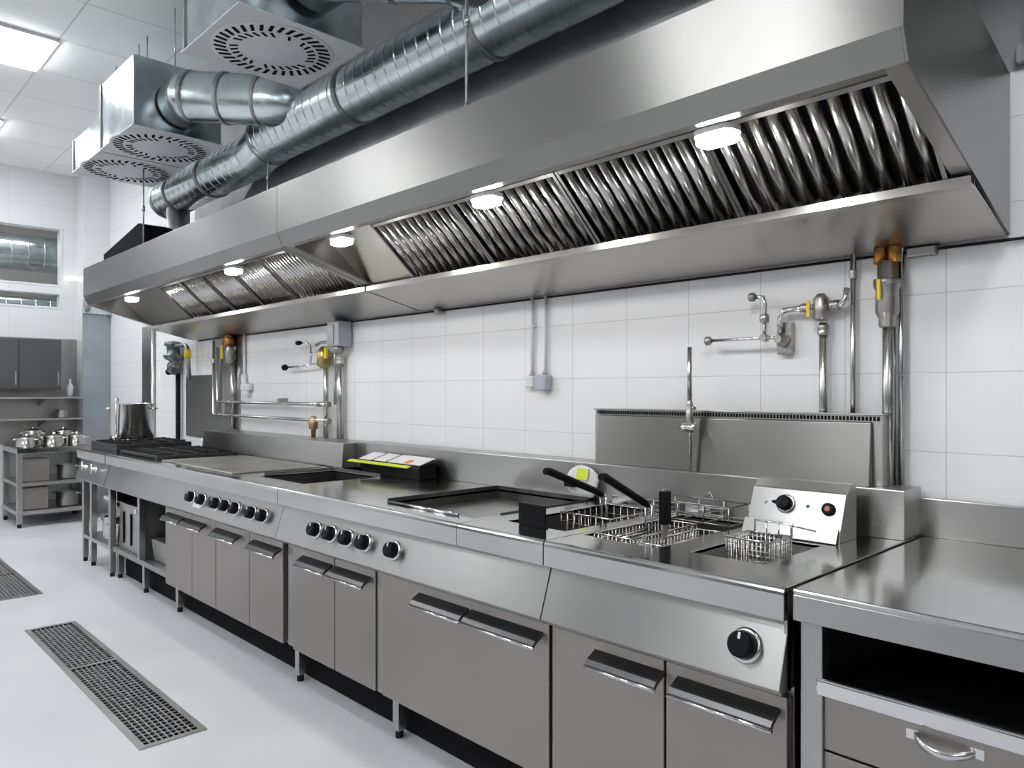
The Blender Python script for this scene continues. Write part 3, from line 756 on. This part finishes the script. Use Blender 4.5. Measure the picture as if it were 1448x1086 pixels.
# right: thick pipe with orange-topped valve
t = T('gas_pipe', 'thickest wall pipe at the right with silver valve, yellow lever and orange top', 'pipe', (-.879,2.515,1.05), 'wall pipes')
bracket_pipe(t, [(-.879,2.513,1.0505),(-.879,2.513,1.60)], .020)
bracket_pipe(t, [(-.846,2.525,1.0505),(-.846,2.525,1.80)], .009)
v = obj('valve', G().lathe((-.879,2.50,1.55),(0,0,1),[(0,.022),(.004,.026),(.03,.026),(.036,.030),(.05,.036),(.12,.034),(.128,.040),(.145,.040),(.15,.030),(.21,.030)],18), M['valve'], t)
obj('lever', G().box(-.895,-.884,2.452,2.462,1.635,1.70), M['yellow'], v, .002)
obj('clamp', G().lathe((-.879,2.50,1.685),(0,0,1),[(0,.041),(.018,.041)],18), M['dull'], v)
obj('top_union', G().lathe((-.90,2.50,1.755),(0,0,1),[(0,.020),(.05,.019)],14), M['copper'], v)
obj('top_union', G().lathe((-.858,2.50,1.755),(0,0,1),[(0,.020),(.05,.019)],14), M['copper'], v)
# right: two thinner pipes + mixing valve
t = T('gas_pipe', 'medium wall pipe behind the splash panels with a tee and yellow tag on top', 'pipe', (-1.09,2.51,1.28), 'wall pipes')
bracket_pipe(t, [(-1.089,2.513,1.06),(-1.089,2.513,1.58)], .0145)
coupling(t, (-1.089,2.513,1.555), (0,0,1), .020, .035)
v = obj('tee_valve', G().lathe((-1.091,2.50,1.585),(0,0,1),[(0,.018),(.01,.026),(.075,.026),(.085,.018),(.092,.012)],18), M['valve'], t)
obj('tag', G().box(-1.128,-1.117,2.468,2.474,1.60,1.655), M['yellow'], v)
obj('side_pipe', G().tube([(-1.115,2.50,1.635),(-1.225,2.505,1.632),(-1.238,2.505,1.620),(-1.240,2.505,1.555)], .010, 12), M['chrome'], t)
obj('side_pipe', G().tube([(-1.065,2.50,1.635),(-1.03,2.50,1.635),(-1.012,2.505,1.652),(-1.008,2.505,1.69)], .010, 12), M['chrome'], t)
coupling(t, (-1.148,2.502,1.634), (1,0,0), .016, .03); coupling(t, (-1.045,2.50,1.635), (1,0,0), .018, .03)
t = T('shut_off_tap', 'wall tap with two thin arms ending in dark knobs, right of the water riser', 'tap', (-1.235,2.52,1.48))
obj('wall_plate', G().box(-1.262,-1.205,2.52,2.5495,1.478,1.592), M['valve'], t, .006)
obj('body', G().lathe((-1.233,2.522,1.53),(0,-1,0),[(0,.026),(.02,.024),(.03,.014),(.05,.014)],16), M['valve'], t)
obj('arm', G().tube([(-1.225,2.485,1.535),(-1.29,2.485,1.538),(-1.505,2.485,1.538)], .006, 10), M['chrome'], t)
obj('arm', G().tube([(-1.288,2.485,1.538),(-1.288,2.485,1.60),(-1.284,2.485,1.655),(-1.292,2.483,1.682),(-1.325,2.48,1.686)], .0075, 10), M['chrome'], t)
obj('knob', G().lathe((-1.50,2.485,1.538),(-1,0,0),[(0,.009),(.008,.017),(.022,.017),(.028,.010)],12), M['dull'], t)
obj('knob', G().lathe((-1.318,2.48,1.686),(-1,0,0),[(0,.009),(.008,.016),(.022,.016),(.028,.010)],12), M['dull'], t)
obj('joint', G().lathe((-1.288,2.485,1.59),(0,0,1),[(0,.012),(.006,.017),(.026,.017),(.032,.011)],12), M['valve'], t)
obj('joint', G().lathe((-1.288,2.498,1.538),(0,-1,0),[(0,.014),(.026,.013)],12), M['valve'], t)
t = T('gas_pipe', 'thin wall pipe between the tee pipe and the thickest pipe', 'pipe', (-.995,2.525,1.28), 'wall pipes')
bracket_pipe(t, [(-.995,2.525,1.06),(-.995,2.525,1.80)], .0095)
coupling(t, (-.995,2.525,1.735), (0,0,1), .013, .03)
# cable under the hood with two fixings
t = T('wall_cable', 'dark cable along the wall under the hoods', 'cable', (-3,2.54,1.77))
bracket_pipe(t, [(-6.6,2.541,1.79),(1.2,2.541,1.787)], .0045, 'rubber', 8, 'cable')
obj('sensor', G().lathe((-3.20,2.52,1.768),(0,0,1),[(0,.022),(.03,.024),(.034,.015)],14), M['dull'], t)
obj('sensor', G().box(-.83,-.745,2.515,2.545,1.768,1.796), M['dull'], t, .004)
# sockets with conduits
t = T('wall_socket', 'right grey socket box with its conduit in the middle of the tiled wall', 'socket', (-2.41,2.53,1.35), 'wall sockets')
obj('box', G().box(-2.445,-2.375,2.495,2.5495,1.352,1.425), M['greyplastic'], t, .008)
obj('conduit', G().cyl((-2.408,2.535,1.425),(-2.408,2.535,1.80),.008,10), M['whiteplastic'], t)
obj('gland', G().lathe((-2.408,2.53,1.425),(0,0,1),[(0,.013),(.02,.010)],10), M['greyplastic'], t)
t = T('wall_socket', 'left smaller pale socket box with its conduit in the middle of the tiled wall', 'socket', (-2.50,2.53,1.36), 'wall sockets')
obj('box', G().box(-2.53,-2.475,2.515,2.5495,1.365,1.422), M['whiteplastic'], t, .008)
obj('conduit', G().cyl((-2.495,2.535,1.422),(-2.495,2.535,1.80),.008,10), M['whiteplastic'], t)
obj('gland', G().lathe((-2.495,2.532,1.422),(0,0,1),[(0,.013),(.02,.010)],10), M['greyplastic'], t)
obj('clip', G().box(-2.51,-2.48,2.522,2.549,1.655,1.665), M['whiteplastic'], t)
# left cluster
t = T('gas_pipe', 'thick wall pipe below the grey control box, right of the brass tee pipe', 'pipe', (-4.2,2.513,1.045), 'wall pipes')
bracket_pipe(t, [(-4.195,2.513,1.0455),(-4.195,2.513,1.56)], .024)
coupling(t, (-4.195,2.513,1.545), (0,0,1), .030, .05)
b = obj('control_box', G().box(-4.235,-4.10,2.44,2.54,1.635,1.79), M['greyplastic'], t, .006)
obj('cover', G().box(-4.225,-4.15,2.432,2.4395,1.645,1.765), M['bluegalv'], b, .004)
obj('neck', G().lathe((-4.185,2.49,1.585),(0,0,1),[(0,.022),(.02,.036),(.045,.036),(.052,.03)],16), M['dull'], b)
t = T('gas_pipe', 'wall pipe with brass tee and two arms left of the grey control box', 'pipe', (-4.36,2.51,1.045), 'wall pipes')
bracket_pipe(t, [(-4.36,2.505,1.0455),(-4.36,2.505,1.58)], .017)
v = obj('tee_valve', G().lathe((-4.37,2.495,1.50),(0,0,1),[(0,.02),(.02,.045),(.11,.045),(.125,.03),(.14,.02)],18), M['brass'], t)
obj('tag', G().box(-4.305,-4.285,2.46,2.475,1.56,1.63), M['yellow'], v)
obj('arm', G().tube([(-4.42,2.495,1.535),(-4.70,2.495,1.52),(-4.90,2.495,1.518)], .007, 8), M['chrome'], t)
obj('arm', G().tube([(-4.42,2.495,1.60),(-4.54,2.495,1.60),(-4.545,2.495,1.54),(-4.545,2.495,1.655),(-4.60,2.49,1.68),(-4.68,2.485,1.68)], .008, 8), M['chrome'], t)
obj('knob', G().lathe((-4.89,2.495,1.518),(-1,0,0),[(0,.012),(.01,.022),(.03,.022),(.036,.012)],10), M['black'], t)
obj('knob', G().lathe((-4.665,2.485,1.68),(-1,0,0),[(0,.012),(.01,.016),(.045,.016),(.05,.012)],10), M['black'], t)
obj('top_arm', G().tube([(-4.47,2.495,1.655),(-4.40,2.49,1.67),(-4.29,2.49,1.668)], .010, 8), M['valve'], t)
t = T('gas_pipe', 'thin upright wall pipe just behind the brass tee pipe', 'pipe', (-4.285,2.525,1.25), 'wall pipes')
bracket_pipe(t, [(-4.285,2.528,1.262),(-4.285,2.528,1.80)], .010)
t = T('cross_pipe', 'upper of the two long level pipes on the left wall', 'pipe', (-5.2,2.51,1.25), 'level wall pipes')
bracket_pipe(t, [(-6.085,2.5,1.71),(-6.085,2.5,1.28),(-6.06,2.5,1.264),(-4.30,2.482,1.264)], .011)
coupling(t, (-4.40,2.482,1.264), (1,0,0), .018, .05); coupling(t, (-5.845,2.498,1.264),(1,0,0),.018,.06); coupling(t,(-4.30,2.482,1.264),(1,0,0),.019,.04)
obj('wall_clip', G().box(-5.02,-4.97,2.49,2.5495,1.262,1.30), M['dull'], t, .004)
t = T('cross_pipe', 'lower of the two long level pipes, ending at a brass valve', 'pipe', (-5.3,2.51,1.14), 'level wall pipes')
bracket_pipe(t, [(-6.165,2.5,1.77),(-6.165,2.5,1.17),(-6.14,2.5,1.158),(-4.28,2.482,1.158)], .011)
coupling(t, (-4.30,2.482,1.158), (1,0,0), .019, .05); coupling(t, (-6.165,2.5,1.60),(0,0,1),.017,.04); coupling(t,(-6.05,2.5,1.158),(1,0,0),.016,.05)
v = obj('valve', G().lathe((-4.475,2.478,1.0455),(0,0,1),[(0,.016),(.05,.016),(.055,.03),(.11,.034),(.125,.022),(.14,.018)],14), M['brass'], t)
t = T('gas_pipe', 'wall pipe at the left with orange top valve and yellow lever', 'pipe', (-5.845,2.51,1.05), 'wall pipes')
bracket_pipe(t, [(-5.845,2.525,1.05),(-5.845,2.525,1.60)], .022)
v = obj('valve', G().lathe((-5.845,2.50,1.57),(0,0,1),[(0,.024),(.01,.032),(.07,.034),(.09,.040),(.12,.030),(.14,.030)],16), M['valve'], t)
obj('lever', G().box(-5.92,-5.895,2.455,2.47,1.61,1.72), M['yellow'], v, .002)
obj('top_union', G().cyl((-5.86,2.50,1.711),(-5.86,2.50,1.80),.038,14), M['copper'], v)
t = T('wall_socket', 'pale socket box with conduit hanging beside the orange-topped left pipe', 'socket', (-5.6,2.53,1.33), 'wall sockets')
obj('box', G().box(-5.69,-5.53,2.515,2.5495,1.355,1.41), M['whiteplastic'], t, .006)
obj('conduit', G().tube([(-5.655,2.536,1.80),(-5.655,2.536,1.50),(-5.62,2.536,1.41)],.012,8), M['whiteplastic'], t)
obj('plug', G().box(-5.64,-5.57,2.52,2.549,1.31,1.354), M['whiteplastic'], t, .005)
t = T('wall_panel', 'brushed steel panel covering the wall behind the burners', 'wall panel', (-6.4,2.54,.95))
obj('sheet', G().box(-6.87,-5.75,2.537,2.5495,.95,1.49), M['steel'], t)
obj('upper_sheet', G().box(-6.25,-5.70,2.54,2.5495,1.4905,1.80), M['steel'], t)
t = T('gas_valve', 'stacked dark gas regulator on a black wall pipe at the left', 'valve', (-6.99,2.5,.9), 'wall pipes')
bracket_pipe(t, [(-7.0,2.515,.0),(-7.0,2.515,1.60)], .021, 'black')
v = obj('regulator', G().lathe((-7.0,2.48,1.50),(0,0,1),[(0,.018),(.03,.06),(.10,.06),(.12,.04),(.15,.085),(.165,.085),(.17,.05),(.24,.05)],18), M['teal'], t)
obj('regulator_top', G().lathe((-7.0,2.47,1.665),(0,0,1),[(0,.085),(.012,.085),(.02,.05),(.09,.055),(.10,.078),(.13,.07),(.14,.03)],18), M['teal'], v)
obj('outlet_pipe', G().tube([(-6.98,2.47,1.755),(-6.70,2.47,1.755),(-6.66,2.47,1.73),(-6.66,2.49,1.45)], .018, 10), M['dull'], v)
obj('yellow_union', G().cyl((-6.66,2.475,1.64),(-6.66,2.475,1.71),.03,10), M['yellow'], v)
obj('side_knob', G().lathe((-7.09,2.48,1.53),(-1,0,0),[(0,.008),(.03,.008),(.035,.03),(.05,.03)],10), M['black'], v)
t = T('water_pipe', 'tall pale steel pipe in the left corner behind the stockpot', 'pipe', (-7.7,2.53,0), 'wall pipes')
bracket_pipe(t, [(-7.70,2.528,0),(-7.70,2.528,2.0)], .018)
obj('edge_strip', G().box(-8.05,-7.80,2.538,2.5495,0,2.0), M['steel'], t)

# ------------------------------------------------------------------ pots and containers
def pot(name, c, r, h, label, cat='pot', lid=False, grp=None, m='pot', hn=True):
    x, y, z = c
    t = T(name, label, cat, c, grp)
    pr = [(0,r*.90),(.004,r*.97),(.012,r),(h-.006,r),(h-.003,r+.006),(h,r+.006),(h+.001,r-.002),(h-.006,r-.004)]
    if not lid: pr += [(.008,r-.004),(.0075,.001)]
    obj('body', G().lathe(c,(0,0,1),pr,36,True,True), M[m], t)
    if lid: obj('lid', G().lathe((x,y,z+h+.0012),(0,0,1),[(0,r+.004),(.006,r),(.02,r*.4),(.022,.016),(.04,.018),(.042,.008)],30), M[m], t)
    if hn:
        for s in (-1,1):
            u = Vector((.693,.721,0))*s; w = Vector((-u.y,u.x,0)); o = Vector((x,y,z+h*.86))
            obj('handle', G().tube([o+u*r*.99+w*.03,o+u*(r+.032)+w*.028,o+u*(r+.032)-w*.028,o+u*r*.99-w*.03],.0055,8), M['chrome'], t)
    return t
sp = pot('stockpot', (-6.36,1.93,.9685), .158, .285, 'tall steel stockpot with a ladle standing on the black burner grate', 'stockpot')
t = T('ladle', 'steel ladle hooked over the front rim of the stockpot', 'ladle', (-6.25,1.84,1.02), None)
b = Vector((-6.36,1.93,0)); u = Vector((.55,-.83,0)).normalized()
q = lambda r_, z: tuple(b+u*r_+Vector((0,0,z)))
obj('handle', G().tube([q(.150,1.258),q(.150,1.285),q(.162,1.296),q(.174,1.285),q(.170,1.10),q(.170,1.0)], .006, 8), M['chrome'], t)
obj('bowl', G().lathe(q(.188,.972),(0,0,1),[(0,.001),(.004,.012),(.014,.018),(.03,.019),(.031,.017)],14), M['chrome'], t)

# bin and pots in the open bays
t = T('steel_bin', 'tall steel container with a rolled rim standing under the range, between the open bays', 'bin', (-5.62,1.80,.226))
obj('body', G().tank(-5.86,-5.38,1.70,2.05,.23,.545), M['steel'], t, .004)
obj('rim', G().plate('Z',(-5.88,-5.36),(1.685,2.07),.545,.556,[(-5.85,-5.39,1.712,2.04)]), M['steel'], t, .003)
g = G()
for x in (-5.76,-5.60): g.box(x-.005,x+.005,1.688,1.695,.27,.49)
obj('slots', g, M['void'], t)
obj('latch', G().lathe((-5.50,1.695,.52),(0,-1,0),[(0,.018),(.008,.016)],12), M['chrome'], t)
pot('saucepan', (-6.27,1.78,.2205), .085, .17, 'small steel pot on the bottom shelf of the open burner range, left of the other', grp='pots under the burner range')
pot('saucepan', (-6.05,1.76,.2205), .075, .15, 'small steel pot on the bottom shelf of the open burner range, beside the tall container', grp='pots under the burner range')
single('folded_cloth', G().box(-6.35,-6.02,1.72,1.95,.5125,.545), M['label'], 'white folded cloth on the middle shelf of the open burner range', 'cloth', None, .008)
single('baking_dish', G().prism([(1.72,.2255),(1.70,.375),(2.05,.375),(2.03,.2255)], -5.22, -4.90), M['dull'], 'grey steel dish on the low shelf in the dark bay left of the doors', 'dish', None, .01)

# ------------------------------------------------------------------ far left: table, shelves, cabinet
ft = T('steel_shelf_table', 'stainless table with two lower shelves against the far wall', 'table', (-9.02,2.0,0))
fx0, fx1, fy0, fy1 = -9.37, -8.64, 1.57, 2.26
obj('tabletop', G().box(fx0,fx1,fy0,fy1,.735,.785), M['top'], ft, .003)
obj('middle_shelf', G().box(fx0,fx1,fy0,fy1,.41,.445), M['steel'], ft, .003)
obj('bottom_shelf', G().box(fx0,fx1,fy0,fy1,.125,.165), M['steel'], ft, .003)
for x in (fx0+.03, fx1-.025):
    for y in (fy0+.025, fy1-.025):
        l = obj('leg', G().box(x-.022,x+.022,y-.022,y+.022,.04,.735), M['steel'], ft, .002)
        obj('foot', G().lathe((x,y,0),(0,0,1),[(0,.018),(.04,.02)],12), M['rubber'], l)
pot('saucepan', (-8.80,1.68,.7855), .088, .095, 'leftmost small lidded steel pot on the far table top', lid=True, grp='pots on the far table top')
pot('saucepan', (-8.80,1.92,.7855), .098, .105, 'middle lidded steel pot on the far table top', lid=True, grp='pots on the far table top')
pot('saucepan', (-8.80,2.13,.7855), .082, .10, 'right lidded steel pot on the far table top near the burner range', lid=True, grp='pots on the far table top')
pot('saucepan', (-9.12,1.80,.7855), .10, .15, 'taller steel pot at the back of the far table between two front pots', lid=True, grp='pots on the far table top')
pot('saucepan', (-9.12,2.08,.7855), .09, .14, 'steel pot at the back right of the far table', lid=True, grp='pots on the far table top')
def gn(x0,x1,y0,y1,z0,z1,label):
    t = T('food_container', label, 'food container', ((x0+x1)/2,(y0+y1)/2,z0), 'food containers on the far table')
    obj('body', G().box(x0,x1,y0,y1,z0,z1-.012), M['door'], t, .012)
    obj('lid', G().box(x0-.008,x1+.008,y0-.008,y1+.008,z1-.0115,z1), M['steel'], t, .004)
gn(-9.0,-8.69,1.63,1.86,.4455,.67,'steel container on the middle shelf of the far table, at its left end')
gn(-9.0,-8.69,1.63,1.85,.1655,.385,'steel container on the bottom shelf of the far table, at its left end')
pot('saucepan', (-8.84,2.05,.4455), .09, .15, 'dark steel pot on the middle shelf of the far table', m='dull', grp='pots on the far table shelves')
pot('saucepan', (-8.84,2.05,.1655), .10, .15, 'dark steel pot on the bottom shelf of the far table', m='dull', grp='pots on the far table shelves')
t = T('wall_panel', 'grey steel panel on the far wall behind the shelves', 'wall panel', (-9.39,1.5,.79))
obj('sheet', G().box(-9.3995,-9.392,.3,2.275,.79,1.93), M['dull'], t)
def shelf(z, y1, label, x1=-9.08):
    t = T('wall_shelf', label, 'shelf', (-9.2,1.4,z-.02), 'shelves on the far wall')
    obj('board', G().box(-9.39,x1,.4,y1,z-.018,z), M['steel'], t, .003)
    for y in (.9,1.9): obj('bracket', G().prism([(-9.39,z-.018),(x1+.05,z-.018),(-9.39,z-.10)], y-.004, y+.004, 'Y'), M['dull'], t)
shelf(1.29, 2.27, 'upper steel shelf on the far wall under the dark cabinet')
shelf(1.065, 2.27, 'lower steel shelf on the far wall above the pots')
t = T('wall_cabinet', 'dark grey steel wall cabinet with two doors on the far wall', 'cabinet', (-9.2,1.3,1.37))
obj('body', G().box(-9.39,-9.07,.6,2.05,1.37,1.90), M['darkcab'], t, .003)
for a, b in ((.61,1.655),(1.665,2.04)):
    d = obj('door', G().box(-9.069,-9.05,a,b,1.385,1.885), M['darkcab'], t, .003)
    obj('handle', G().box(-9.049,-9.04,b-.03,b-.015,1.42,1.56), M['dull'], d)
t = T('column_cladding', 'tall bluish galvanised sheet covering the corner column behind the stockpot', 'panel', (-9.14,2.41,.79))
obj('sheet', G().box(-9.159,-9.14,2.27,2.545,.0,2.20), M['bluegalv'], t, .003)
obj('seam', G().box(-9.1399,-9.136,2.27,2.545,1.50,1.508), M['dull'], t)
obj('top_cap', G().box(-9.159,-9.08,2.27,2.545,2.20,2.36), M['galv'], t, .004)
single('spray_bottle', G().lathe((-9.2,2.16,1.2905),(0,0,1),[(0,.030),(.12,.032),(.15,.012),(.19,.012),(.195,.008)],14), M['whiteplastic'], 'white bottle on the upper shelf beside the bluish column', 'bottle')
pot('saucepan', (-9.22,2.10,1.0655), .07, .09, 'small dark pot on the lower far shelf near the column', m='dull', hn=False)
# wall fitting and oval glow added for a reflection on the far wall / column
t = T('wall_glow', 'oval glow added for a bright reflection on the far wall between the two openings and the column', 'lamp', (-9.38,2.2,2.58))
obj('base', G().lathe((-9.3995,2.21,2.60),(1,0,0),[(0,.018),(.03,.018)],20), M['whitemetal'], t)
g = G(); vs = []
for j in range(9):
    ph = math.pi*j/8
    for i in range(20):
        a = 2*math.pi*i/20; vs.append((-9.375++.02*math.sin(ph)*math.cos(a)+.025, 2.21+.07*math.sin(ph)*math.sin(a), 2.60-.02*math.cos(ph)))
g.add(vs, [(j*20+i, j*20+(i+1)%20, (j+1)*20+(i+1)%20, (j+1)*20+i) for j in range(8) for i in range(20)], True)
obj('glow_oval', g, M['wallglow'], t)
single('alarm_beacon', G().lathe((-9.06,2.30,2.22),(0,0,1),[(0,.012),(.02,.03),(.09,.035),(.12,.02),(.125,.004)],14), M['galvdull'], 'small grey rounded fitting at the left end of the far hood', 'fitting')
# beyond the openings
t = T('spiral_duct', 'galvanised round duct seen through the upper opening in the far wall', 'duct', (-10.3,1.2,2.78))
obj('duct_section', G().lathe((-10.3,.0,2.98),(0,1,0),spiral(0,2.45,.21,.16,.006),32), M['galv'], t)
t = T('spiral_duct', 'thinner galvanised duct seen through the lower slot in the far wall', 'duct', (-10.1,1.2,2.2))
obj('duct_section', G().lathe((-10.1,.0,2.34),(0,1,0),spiral(0,2.45,.10,.14,.005),28), M['galv'], t)
t = T('strip_light', 'lit strip light glimpsed through the upper opening in the far wall', 'lamp', (-9.8,1.5,3.44))
obj('housing', G().box(-9.88,-9.72,.5,2.1,3.47,3.499), M['whitemetal'], t)
obj('tube', G().box(-9.86,-9.74,.55,2.05,3.45,3.4695), M['lamp2'], t)
t = T('cable_trunking', 'dark trunking box high on the wall at the top right corner', 'trunking', (-.3,2.5,2.40))
obj('box', G().box(-.50,.2,2.47,2.5495,2.3455,2.62), M['handle'], t, .004)

# ------------------------------------------------------------------ camera, world, colour
F = 1054.0
cam = bpy.data.cameras.new('camera'); co = bpy.data.objects.new('camera', cam); COL.objects.link(co)
cam.sensor_width = 36; cam.lens = F/1448*36; cam.shift_y = 11/1448
co.location = (0,0,1.346); co.rotation_euler = (math.pi/2, 0, math.asin(.72065))
cam.clip_start = .02
sc.camera = co
w = bpy.data.worlds.new('world'); sc.world = w; w.use_nodes = True
w.node_tree.nodes['Background'].inputs[0].default_value = (.8,.85,.9,1); w.node_tree.nodes['Background'].inputs[1].default_value = .05
vs_ = sc.view_settings; vs_.view_transform = 'Standard'; vs_.look = 'None'; vs_.gamma = 1; vs_.exposure = 1.08; vs_.use_curve_mapping = False
sc.cycles.use_denoising = True
sc.cycles.max_bounces = 8
sc.cycles.sample_clamp_indirect = 6
